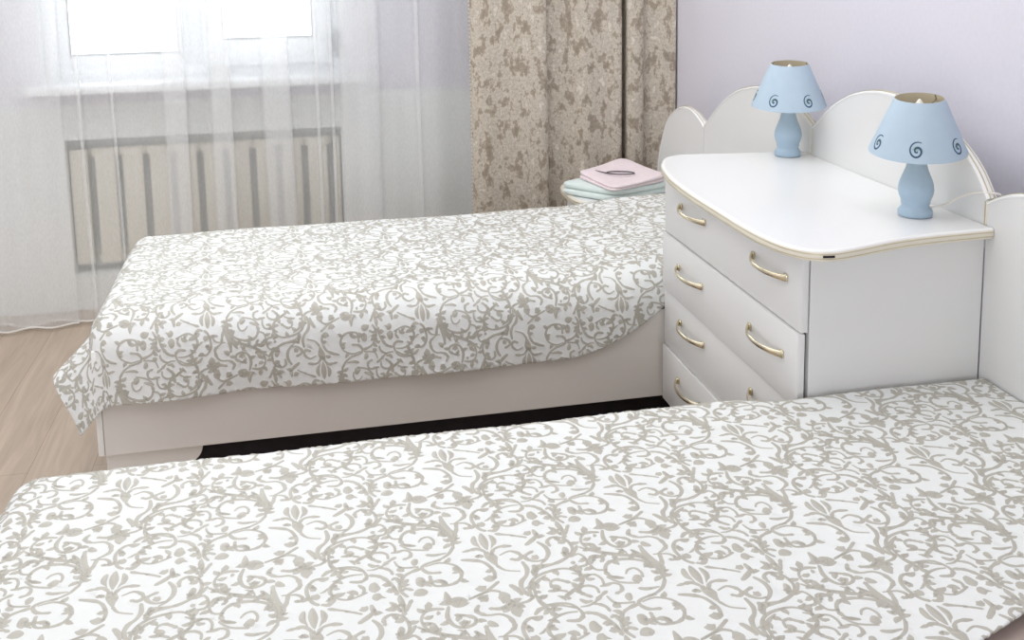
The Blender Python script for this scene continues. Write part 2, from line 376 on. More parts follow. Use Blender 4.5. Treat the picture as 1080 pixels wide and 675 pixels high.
drape = empty('damask_curtain', None, 'beige and brown mottled damask curtain hanging in the corner by the lilac wall', 'curtain')
pl = [(-0.308, 2.452), (-0.29, 2.438), (-0.24, 2.426), (-0.16, 2.43), (-0.08, 2.42), (-0.01, 2.405), (0.015, 2.408), (0.022, 2.42), (0.018, 2.445), (0.03, 2.468), (0.08, 2.462), (0.14, 2.445),
      (0.165, 2.425), (0.20, 2.412), (0.27, 2.415), (0.32, 2.405), (0.348, 2.40), (0.358, 2.415), (0.356, 2.455), (0.362, 2.50), (0.376, 2.505), (0.384, 2.46), (0.378, 2.412), (0.388, 2.39), (0.42, 2.378),
      (0.446, 2.382), (0.457, 2.40), (0.475, 2.412), (0.51, 2.398), (0.545, 2.38), (0.575, 2.368), (0.592, 2.366)]
hanging('curtain_panel', [tuple(v) for v in catmull([(a, b, 0) for a, b in pl], 4)], ZR - .03, 0.02, m_curtain, drape, 24, 0.0022)
for ch in drape.children:
    so = ch.modifiers.new('thickness', 'SOLIDIFY'); so.thickness = 0.003; so.offset = 1
# overlocked scalloped selvedge
bm = bmesh.new()
for k in range(150):
    z = 0.03 + k * 0.0171
    bmesh.ops.create_uvsphere(bm, u_segments=8, v_segments=6, radius=.0042, matrix=Matrix.Translation((-0.309, 2.452, z)) @ Matrix.Diagonal((1, .5, 1.5, 1)))
bm_obj('selvedge', bm, m_curtain, drape, smooth=True)
rail = struct(box('trim_1', -3.6, XW - .01, 2.38, 2.62, ZR - .03, ZR + .1, m_pvc))

# ------------------------------------------------------------------ boards with a scalloped top
XH, TH = 0.41, 0.022
def board(name, parent, crest, zb, m=m_white, edge=True, gold_ends=(), band=True):
    """crest: (y, z) points along the top from high y to low y; panel stands in the plane x = XH."""
    pts = catmull([(XH, y, z) for y, z in crest], 5) if len(crest) > 2 else [Vector((XH, y, z)) for y, z in crest]
    bm = bmesh.new(); out = [tuple(p) for p in pts] + [(XH, pts[-1].y, zb), (XH, pts[0].y, zb)]
    prism(bm, out, (TH, 0, 0)); o = bm_obj(name, bm, m, parent)
    path = [(XH, pts[0].y, zb)] + [tuple(p) for p in pts] + [(XH, pts[-1].y, zb)]
    return o, pts
def edge_band(parent, pts, m=m_edge, gold=True):
    nn = outward(pts, (1, 0, 0)); nn = [(-n if n.z < 0 else n) for n in nn]
    prof = [(0, -.002), (.004, -.002), (.0065, .003), (.0072, TH / 2), (.0065, TH - .003), (.004, TH + .002), (0, TH + .002)]
    bm = bmesh.new(); sweep(bm, pts, nn, (1, 0, 0), prof); o = bm_obj('edge_band', bm, m, parent, auto=50)
    if gold:
        bm = bmesh.new()
        for a in (.0045, .0155): sweep(bm, pts, nn, (1, 0, 0), [(.0055, a), (.0082, a), (.0082, a + .002), (.0055, a + .002)])
        bm_obj('gold_line', bm, m_gold, o)
    return o

# ------------------------------------------------------------------ beds
def make_bed(yn, yf, ztop, crest, label, mat_y0):
    b = empty('bed', None, label, 'bed', 'single beds')
    x0, x1 = -1.605, XH - .001; zp = .237
    for ya in (yn, yf - .018):
        box('side_panel', x0 + .018, x1, ya, ya + .018, zp, .505, m_frame, b, .0015, 1)
    box('foot_panel', x0, x0 + .017, yn + .001, yf - .001, zp, .53, m_edge, b, .003, 2)
    def foot(y, xa, xb, sgn):
        zc = zp - .001; R0 = .052
        pts = [(xa, zc), (xa, .002), (xa + .10 * sgn, .002)]
        for k in range(9):                                            # hollow curve up from the leg
            t = math.pi / 2 * k / 8; pts.append((xa + (.10 + .06 * (1 - math.cos(t))) * sgn, .05 + (zc - R0 - .05) * math.sin(t)))
        for k in range(1, 11):                                        # rounded nose
            t = math.pi / 2 * (1 - k / 10); pts.append((xb - (R0 - R0 * math.cos(t)) * sgn, zc - R0 * math.sin(t)))
        bm = bmesh.new(); prism(bm, [(px, y, pz) for px, pz in pts], (0, .018, 0)); bm_obj('foot', bm, m_frame, b)
    for y in (yn + .012, yf - .03):
        foot(y, x0 + .018, -1.338, 1); foot(y, .40, .15, -1)
    box('under_bed_shade_box', x0 + .05, x1 - .05, yn + .06, yf - .06, .003, zp - .001, m_dark, b)  # added black box, stands in for the dark shade under the bed
    box('bed_base', x0 + .02, x1 - .002, yn + .019, yf - .019, zp + .001, .42, m_frame, b)
    box('mattress', x0 + .02, x1 - .004, mat_y0, yf - .022, .421, ztop - .012, m_mattress, b, .045, 4)
    hb, pts = board('headboard', b, crest, zp)
    edge_band(hb, pts)
    return b
bed_far = make_bed(.841, 1.665, .612, [(1.594, .897), (1.575, .907), (1.519, .949), (1.436, 1.003), (1.348, 1.049), (1.265, 1.076), (1.165, 1.096), (1.06, 1.106), (.96, 1.096), (.875, 1.068), (.825, 1.050), (.79, 1.033)],
    'white laminate single bed below the window, with an added black box standing in for the shade under it', .87)
bed_near = make_bed(-.845, -.012, .603, [(-.002, .998), (-.03, 1.013), (-.07, 1.03), (-.115, 1.042), (-.18, 1.06), (-.26, 1.083), (-.36, 1.094), (-.45, 1.09), (-.56, 1.055), (-.66, 1.0), (-.75, .94), (-.82, .897)],
    'white single bed closest to the camera, mostly hidden under its own bedspread', -.83)

# ------------------------------------------------------------------ dresser
dr = empty('dresser', None, 'white four drawer dresser with brass bow handles and curved top between the beds', 'dresser')
W_ = .8313
bm = bmesh.new(); bm_box(bm, 0, .409, 0, .018, .20, .924, .001, 1); bm_obj('side_panel', bm, m_white, dr)
bm = bmesh.new(); bm_box(bm, 0, .409, W_ - .018, W_, .20, .924, .001, 1); bm_obj('side_panel', bm, m_white, dr)
box('back_panel', .40, .409, .019, W_ - .019, .20, .924, m_white, dr)
box('inner_carcass', .004, .399, .019, W_ - .019, .21, .92, m_gap, dr)
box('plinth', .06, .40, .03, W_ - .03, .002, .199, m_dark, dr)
def handle(parent, x, yc, z):
    n = 18; pts = []; 
    for i in range(n + 1):
        t = -1 + 2 * i / n
        pts.append(Vector((x - .004 - .027 * (1 - abs(t) ** 2.4), yc + .087 * t, z + .001 * t)))
    bm = bmesh.new(); rings = []
    for i, p in enumerate(pts):
        t = (pts[min(i + 1, n)] - pts[max(i - 1, 0)]).normalized(); nn = Vector((0, 0, 1)); bn = t.cross(nn).normalized()
        u = abs(-1 + 2 * i / n); h = .0056 + .0026 * u ** 4; d = .003
        rings.append([bm.verts.new(p + nn * h * math.cos(a) + bn * d * math.sin(a)) for a in [2 * math.pi * k / 10 for k in range(10)]])
    for A, B in zip(rings, rings[1:]):
        for k in range(10): bm.faces.new((A[k], A[(k + 1) % 10], B[(k + 1) % 10], B[k]))
    bm.faces.new(rings[0]); bm.faces.new(rings[-1][::-1])
    for s in (-1, 1):
        bm_box(bm, x - .006, x + .0005, yc + s * .083 - .007, yc + s * .083 + .007, z - .009, z + .009, .002, 1)
    bm_obj('handle', bm, m_handle, parent, auto=45)
H = .17
for k, (pull, zc) in enumerate(((0, .849), (.006, .676), (0, .515), (.005, .345))):
    z1 = .922 if k == 0 else .7466 - (k - 1) * H - .003
    z0 = .7466 - k * H
    xf = -.020 - pull
    bm = bmesh.new(); bm_box(bm, xf, xf + .017, .001, W_ - .001, z0, z1, .002, 2)
    d = bm_obj('drawer', bm, m_white, dr, auto=40)
    for yc in (.615, .152): handle(d, xf, yc, zc)
# curved worktop
ZT = .952
half_r = [(-.092, .41), (-.092, .27), (-.092, .156), (-.088, .07), (-.077, .0), (-.058, -.047), (-.032, -.075), (.004, -.085), (.051, -.077), (.115, -.059), (.18, -.043), (.253, -.033), (.323, -.029), (.408, -.026)]
half_l = [(.409, .846), (.283, .856), (.2, .866), (.128, .88), (.07, .889), (.03, .886), (-.005, .862), (-.032, .815), (-.055, .755), (-.073, .665), (-.082, .60), (-.089, .51)]
outl = catmull([(a, b, ZT) for a, b in half_l + half_r], 5)
bm = bmesh.new(); prism(bm, [tuple(p) for p in outl], (0, 0, -.022)); wt = bm_obj('worktop', bm, m_top, dr)
nn = outward(outl, (0, 0, 1))
if nn[len(nn) // 2].x > 0: nn = [-n for n in nn]
r_ = [(-.006, .0006), (-.002, .0008), (.0008, 0), (.0028, -.004), (.0034, -.011), (.0028, -.018), (.0008, -.0225), (-.002, -.0235), (-.012, -.0230)]
bm = bmesh.new(); sweep(bm, outl, nn, (0, 0, 1), r_); eb = bm_obj('edge_band', bm, m_beige_edge, wt, auto=50)
bm = bmesh.new(); sweep(bm, outl, nn, (0, 0, 1), [(-.007, .0009), (-.002, .0012), (.0012, .0002), (.0028, -.0032), (0, -.005), (-.007, -.001)]); bm_obj('white_rim', bm, m_edge, eb, auto=50)
bm = bmesh.new()
for z in (-.0062, -.0160): sweep(bm, outl, nn, (0, 0, 1), [(.001, z), (.0042, z), (.0042, z - .0018), (.001, z - .0018)])
bm_obj('gold_line', bm, m_gold, eb)
dk = [i for i, p in enumerate(outl) if p.y < -.078 and -.02 < p.x < .02]
bm = bmesh.new(); seg = dk[:4]; sweep(bm, [outl[i] for i in seg], [nn[i] for i in seg], (0, 0, 1), [(.001, -.0095), (.0044, -.0095), (.0044, -.0140), (.001, -.0140)]); bm_obj('dark_chip', bm, m_dark, eb)
bb, pts = board('backboard', dr, [(.785, 1.027), (.765, 1.04), (.721, 1.075), (.658, 1.116), (.596, 1.145), (.536, 1.164), (.467, 1.177), (.39, 1.181), (.31, 1.175), (.23, 1.158), (.16, 1.132), (.091, 1.096), (.042, 1.058), (.012, 1.022), (.001, 1.008)], .90)
edge_band(bb, pts)
for y in (.7865, -.0005):
    zt_ = 1.026 if y > .4 else 1.006
    bm = bmesh.new(); bm_box(bm, XH - .003, XH + TH, y - .0035, y + .0035, .953, zt_, .001, 1); bm_obj('joint_strip', bm, m_beige_edge, bb)
    bm = bmesh.new(); bm_box(bm, XH - .0045, XH, y - .001, y + .001, .953, zt_); bm_obj('gold_line', bm, m_gold, bb)

# ------------------------------------------------------------------ nightstand beyond the far bed
ns = empty('nightstand', None, 'white nightstand with rounded top beside the curtain, holding folded towels', 'nightstand')
box('cabinet', .03, .408, 1.70, 2.06, .06, .583, m_white, ns, .002, 1)
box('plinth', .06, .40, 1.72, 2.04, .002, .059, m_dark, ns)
for z0, z1 in ((.33, .575), (.075, .322)):
    d = box('drawer', .012, .029, 1.702, 2.058, z0, z1, m_white, ns, .002, 2); handle(d, .012, 1.88, (z0 + z1) / 2 + .03)
o2 = catmull([(.408, 2.075, .607), (.2, 2.085, .607), (.08, 2.085, .607), (.01, 2.06, .607), (-.025, 2.0, .607), (-.035, 1.9, .607), (-.03, 1.8, .607), (.0, 1.725, .607), (.07, 1.692, .607), (.2, 1.69, .607), (.408, 1.695, .607)], 5)
bm = bmesh.new(); prism(bm, [tuple(p) for p in o2], (0, 0, -.022)); t2 = bm_obj('worktop', bm, m_top, ns)
n2 = outward(o2, (0, 0, 1)); n2 = [-n for n in n2] if n2[len(n2) // 2].x > 0 else n2
bm = bmesh.new(); sweep(bm, o2, n2, (0, 0, 1), [(-.01, .001), (0, .0012), (.005, -.005), (.006, -.012), (.005, -.018), (0, -.0235), (-.01, -.0232)]); bm_obj('edge_band', bm, m_beige_edge, t2, auto=50)
bm = bmesh.new()
for z in (-.006, -.016): sweep(bm, o2, n2, (0, 0, 1), [(.003, z), (.0072, z), (.0072, z - .0025), (.003, z - .0025)])
bm_obj('gold_line', bm, m_gold, t2)
b2, pts = board('backboard', ns, [(2.088, .60), (2.08, .66), (2.066, .70), (2.042, .751), (1.996, .829), (1.95, .872), (1.915, .893), (1.864, .918), (1.798, .934), (1.732, .934), (1.668, .92), (1.62, .902), (1.598, .889)], .30)
edge_band(b2, pts)

# ------------------------------------------------------------------ table lamps
def make_lamp(x, y, rot, label, cord, tilt):
    g = 'blue table lamps'
    lp = empty('table_lamp', None, label, 'lamp', g)
    zb = ZT + .0015
    prof = [(.0, 0), (.0362, .0), (.0372, .003), (.0372, .011), (.0345, .015), (.0312, .019), (.0296, .023), (.0302, .026), (.0318, .029), (.0312, .033), (.033, .038), (.0365, .047), (.0385, .058), (.0378, .068), (.0352, .078), (.0315, .088), (.0272, .098), (.0236, .108), (.0212, .118), (.0198, .130), (.0194, .145), (.0196, .158), (.017, .160), (0.0, .160)]
    bm = bmesh.new(); lathe(bm, [(max(r, .0004), zb + z) for r, z in prof], x, y, 48, True); bm_obj('lamp_base', bm, m_lamp, lp, auto=50)
    z0, z1, r0, r1 = zb + .146, zb + .268, .1045, .0535
    t = .0014
    bm = bmesh.new(); lathe(bm, [(r0, z0), (r0 + .0004, z0 + .002), (r1 + .0004, z1 - .002), (r1, z1), (r1 - t, z1), (r0 - t, z0)], x, y, 72, False)
    me_v = list(bm.verts)
    # close the ring
    n = 72; first = me_v[:n]; last = me_v[-n:]
    for k in range(n): bm.faces.new((last[k], last[(k + 1) % n], first[(k + 1) % n], first[k]))
    bm.faces.ensure_lookup_table()
    for f in bm.faces: f.material_index = 0
    sh = bm_obj('lamp_shade', bm, [m_shade, m_shade_in], lp, auto=50)
    for p_ in sh.data.polygons:
        c = p_.center; rad_ = math.hypot(c.x - x, c.y - y); zz = (c.z - z0) / (z1 - z0)
        if rad_ < r0 + (r1 - r0) * zz - .0008: p_.material_index = 1
    # cut-out swirls round the lower rim
    for k in range(6):
        a0 = rot + k * math.pi / 3
        def on_cone(u, v, off):
            z = z0 + .026 + v; rr = r0 + (r1 - r0) * (z - z0) / (z1 - z0) + off; a = a0 + u / rr
            return Vector((x + rr * math.cos(a), y + rr * math.sin(a), z))
        sp = []
        for i in range(61):
            f = i / 60; th = 1.05 + (1 - f) * 3.6 * math.pi
            rr = .0012 + .0165 * f ** 1.25
            sp.append((rr * math.cos(th), rr * math.sin(th) * 1.08, .0007 + .0013 * math.sin(math.pi * min(1, f * 1.02)) ** .6))
        bm = bmesh.new(); rows = []
        for i, (u, v, w) in enumerate(sp):
            p0 = sp[max(i - 1, 0)]; p1 = sp[min(i + 1, 60)]; dx, dy = p1[0] - p0[0], p1[1] - p0[1]; l = math.hypot(dx, dy) or 1; ex, ey = -dy / l * w, dx / l * w
            rows.append([bm.verts.new(on_cone(u + s_ * ex, v + s_ * ey, o_)) for s_, o_ in ((1, .0004), (1, .0013), (-1, .0013), (-1, .0004))])
        for A, B in zip(rows, rows[1:]):
            for j in range(4): bm.faces.new((A[j], A[(j + 1) % 4], B[(j + 1) % 4], B[j]))
        sw = bm_obj('swirl', bm, m_swirl, sh)
        bm = bmesh.new(); cen = bm.verts.new(on_cone(0, 0, .0009)); rim = [bm.verts.new(on_cone(.0115 * math.cos(q) + .001, .0122 * math.sin(q) - .002, .0009)) for q in [2 * math.pi * j / 24 for j in range(24)]]
        for j in range(24): bm.faces.new((cen, rim[j], rim[(j + 1) % 24]))
        bm_obj('swirl_inlay', bm, m_swirl_in, sh)
    bm = bmesh.new()
    zr = z1 - .012
    rr = r0 + (r1 - r0) * (zr - z0) / (z1 - z0) - .002
    for k in range(3):
        a = rot + .4 + k * 2 * math.pi / 3
        tube(bm, [(x + .014 * math.cos(a), y + .014 * math.sin(a), zb + .175), (x + rr * .6 * math.cos(a), y + rr * .6 * math.sin(a), zr - .012), (x + rr * math.cos(a), y + rr * math.sin(a), zr)], .0012, 6)
        tube(bm, [(x + rr * math.cos(a), y + rr * math.sin(a), zr), (x + (r1 - .0022) * math.cos(a), y + (r1 - .0022) * math.sin(a), z1 - .001)], .0012, 6)
    ca = bm_obj('shade_carrier', bm, m_wire, lp, smooth=True)
    pv = Vector((x, y, zb + .19)); dv = Vector((M.translation.x - x, M.translation.y - y, 0)).normalized()
    rt = Matrix.Translation(pv) @ Matrix.Rotation(math.radians(tilt), 4, Vector((0, 0, 1)).cross(dv)) @ Matrix.Translation(-pv)   # the shade leans a little on its carrier
    for o_ in [sh, ca] + list(sh.children): o_.data.transform(rt)
    bm = bmesh.new(); lathe(bm, [(.0145, zb + .158), (.0145, zb + .196), (.012, zb + .2)], x, y, 20); bm_obj('bulb_socket', bm, m_bulb, lp, auto=50)
    bm = bmesh.new(); lathe(bm, [(.011, zb + .198), (.0165, zb + .212), (.0175, zb + .225), (.0145, zb + .241), (.009, zb + .254), (.004, zb + .262), (.0006, zb + .265)], x, y, 20); bm_obj('bulb', bm, m_bulb, lp, smooth=True)
    bm = bmesh.new(); tube(bm, catmull(cord, 8), .0024, 8); bm_obj('power_cord', bm, m_cord, lp, smooth=True)
    return lp
lx2, ly2 = .312, .113
make_lamp(lx2, ly2, math.radians(-124), 'blue table lamp at the near end of the dresser, beside the closest headboard',
    [(lx2 + .026, ly2 - .020, ZT + .022), (lx2 + .05, ly2 - .028, ZT + .027), (.37, ly2 - .05, ZT + .042), (.39, .045, ZT + .058), (.402, .02, ZT + .068), (.42, .0, ZT + .071), (.436, -.012, ZT + .066), (.442, -.016, ZT + .03)], 5.0)
lx1, ly1 = .341, .795
make_lamp(lx1, ly1, math.radians(-141.7), 'blue table lamp at the far end of the dresser, in front of the far headboard',
    [(lx1 + .026, ly1 - .018, ZT + .012), (lx1 + .035, ly1 - .02, ZT + .008), (.395, ly1 - .012, ZT + .006), (.404, ly1 - .012, ZT + .012), (.4055, ly1 - .012, ZT + .04), (.4055, ly1 - .011, ZT + .066), (.412, ly1 - .0115, ZT + .087), (.434, ly1 - .012, ZT + .09), (.439, ly1 - .012, ZT + .07)], 3.5)

# ------------------------------------------------------------------ folded towels on the nightstand
def folded(name, quad, z0, th, m, layers, label, lift=None, rnd=.03):
    """A folded towel: rounded-quad layers with soft bulging edges."""
    root = empty(name, None, label, 'towel')
    per = th / layers
    for k in range(layers):
        n = 18; V = []; F = []
        zc = z0 + per * k
        def P_(u, v):
            a, b, c, d = [Vector(q) for q in quad]
            return a.lerp(b, u).lerp(d.lerp(c, u), v)
        ring = []
        cen = sum((Vector(q) for q in quad), Vector((0, 0))) / 4
        # superellipse parameter grid gives rounded corners
        for prof_r, prof_z in ((.96, .0), (.992, .12), (1.0, .5), (.992, .88), (.96, 1.0)):
            row = []
            for i in range(64):
                a = 2 * math.pi * i / 64; ca, sa = math.cos(a), math.sin(a); e = 2 / 9
                u = .5 + .5 * prof_r * math.copysign(abs(ca) ** e, ca); v = .5 + .5 * prof_r * math.copysign(abs(sa) ** e, sa)
                p = P_(u, v) + Vector((.004 * math.sin(k * 2.1 + a), .004 * math.cos(k * 1.7 + a)))
                zz = zc + .0004 + (per - .0008) * prof_z
                if lift: zz += lift(u, v) * ((k + prof_z) / layers)
                row.append(len(V)); V.append((p.x, p.y, zz))
            ring.append(row)
        for A, B in zip(ring, ring[1:]):
            for i in range(64): F.append((A[i], A[(i + 1) % 64], B[(i + 1) % 64], B[i]))
        for r0_, s in ((ring[0], 1), (ring[-1], -1)):
            prev = r0_
            for rr in (.75, .5, .25):
                row = []
                for i in range(64):
                    a = 2 * math.pi * i / 64; ca, sa = math.cos(a), math.sin(a); e = 2 / 9
                    u = .5 + .5 * rr * .96 * math.copysign(abs(ca) ** e, ca); v = .5 + .5 * rr * .96 * math.copysign(abs(sa) ** e, sa)
                    p = P_(u, v); zz = zc + .0004 + (0 if s > 0 else per - .0008)
                    if lift: zz += lift(u, v) * ((k + (0 if s > 0 else 1)) / layers)
                    row.append(len(V)); V.append((p.x, p.y, zz))
                for i in range(64): F.append((prev[i], prev[(i + 1) % 64], row[(i + 1) % 64], row[i]))
                prev = row
            F.append(tuple(prev))
        bm = bmesh.new(); vs = [bm.verts.new(v) for v in V]
        for f in F: bm.faces.new([vs[i] for i in f])
        bm_obj('towel_fold', bm, m, root, smooth=True)
    return root
folded('folded_towel', [(-.065, 1.885), (.10, 1.685), (.395, 1.80), (.30, 2.065)], .6085, .046, m_green, 2, 'pale mint folded towel lying directly on the nightstand, under the pink towel')
folded('folded_towel', [(.022, 1.93), (.085, 1.66), (.335, 1.77), (.245, 2.065)], .6555, .022, m_pink, 2, 'pale pink folded towel lying on top of the mint towel', lift=lambda u, v: .03 * max(0, v - .3) ** 1.6 + .006 * math.sin(u * 5 + 1))
clip = bmesh.new()
cpts = [Vector((.17 + .062 * math.cos(a) * .80 - .016 * math.sin(a) * .6, 1.845 + .062 * math.cos(a) * -.15 + .030 * math.sin(a), .684)) for a in [2 * math.pi * i / 40 for i in range(40)]]
tube(clip, cpts, .0026, 8, closed=True)
tube(clip, [(.118, 1.858, .684), (.098, 1.885, .6855), (.085, 1.90, .688)], [.0026, .002, .0012], 8)
tag(bm_obj('hair_clip', clip, m_clip, None, smooth=True), 'small dark oval clip lying on top of the pink towel', 'hair clip')

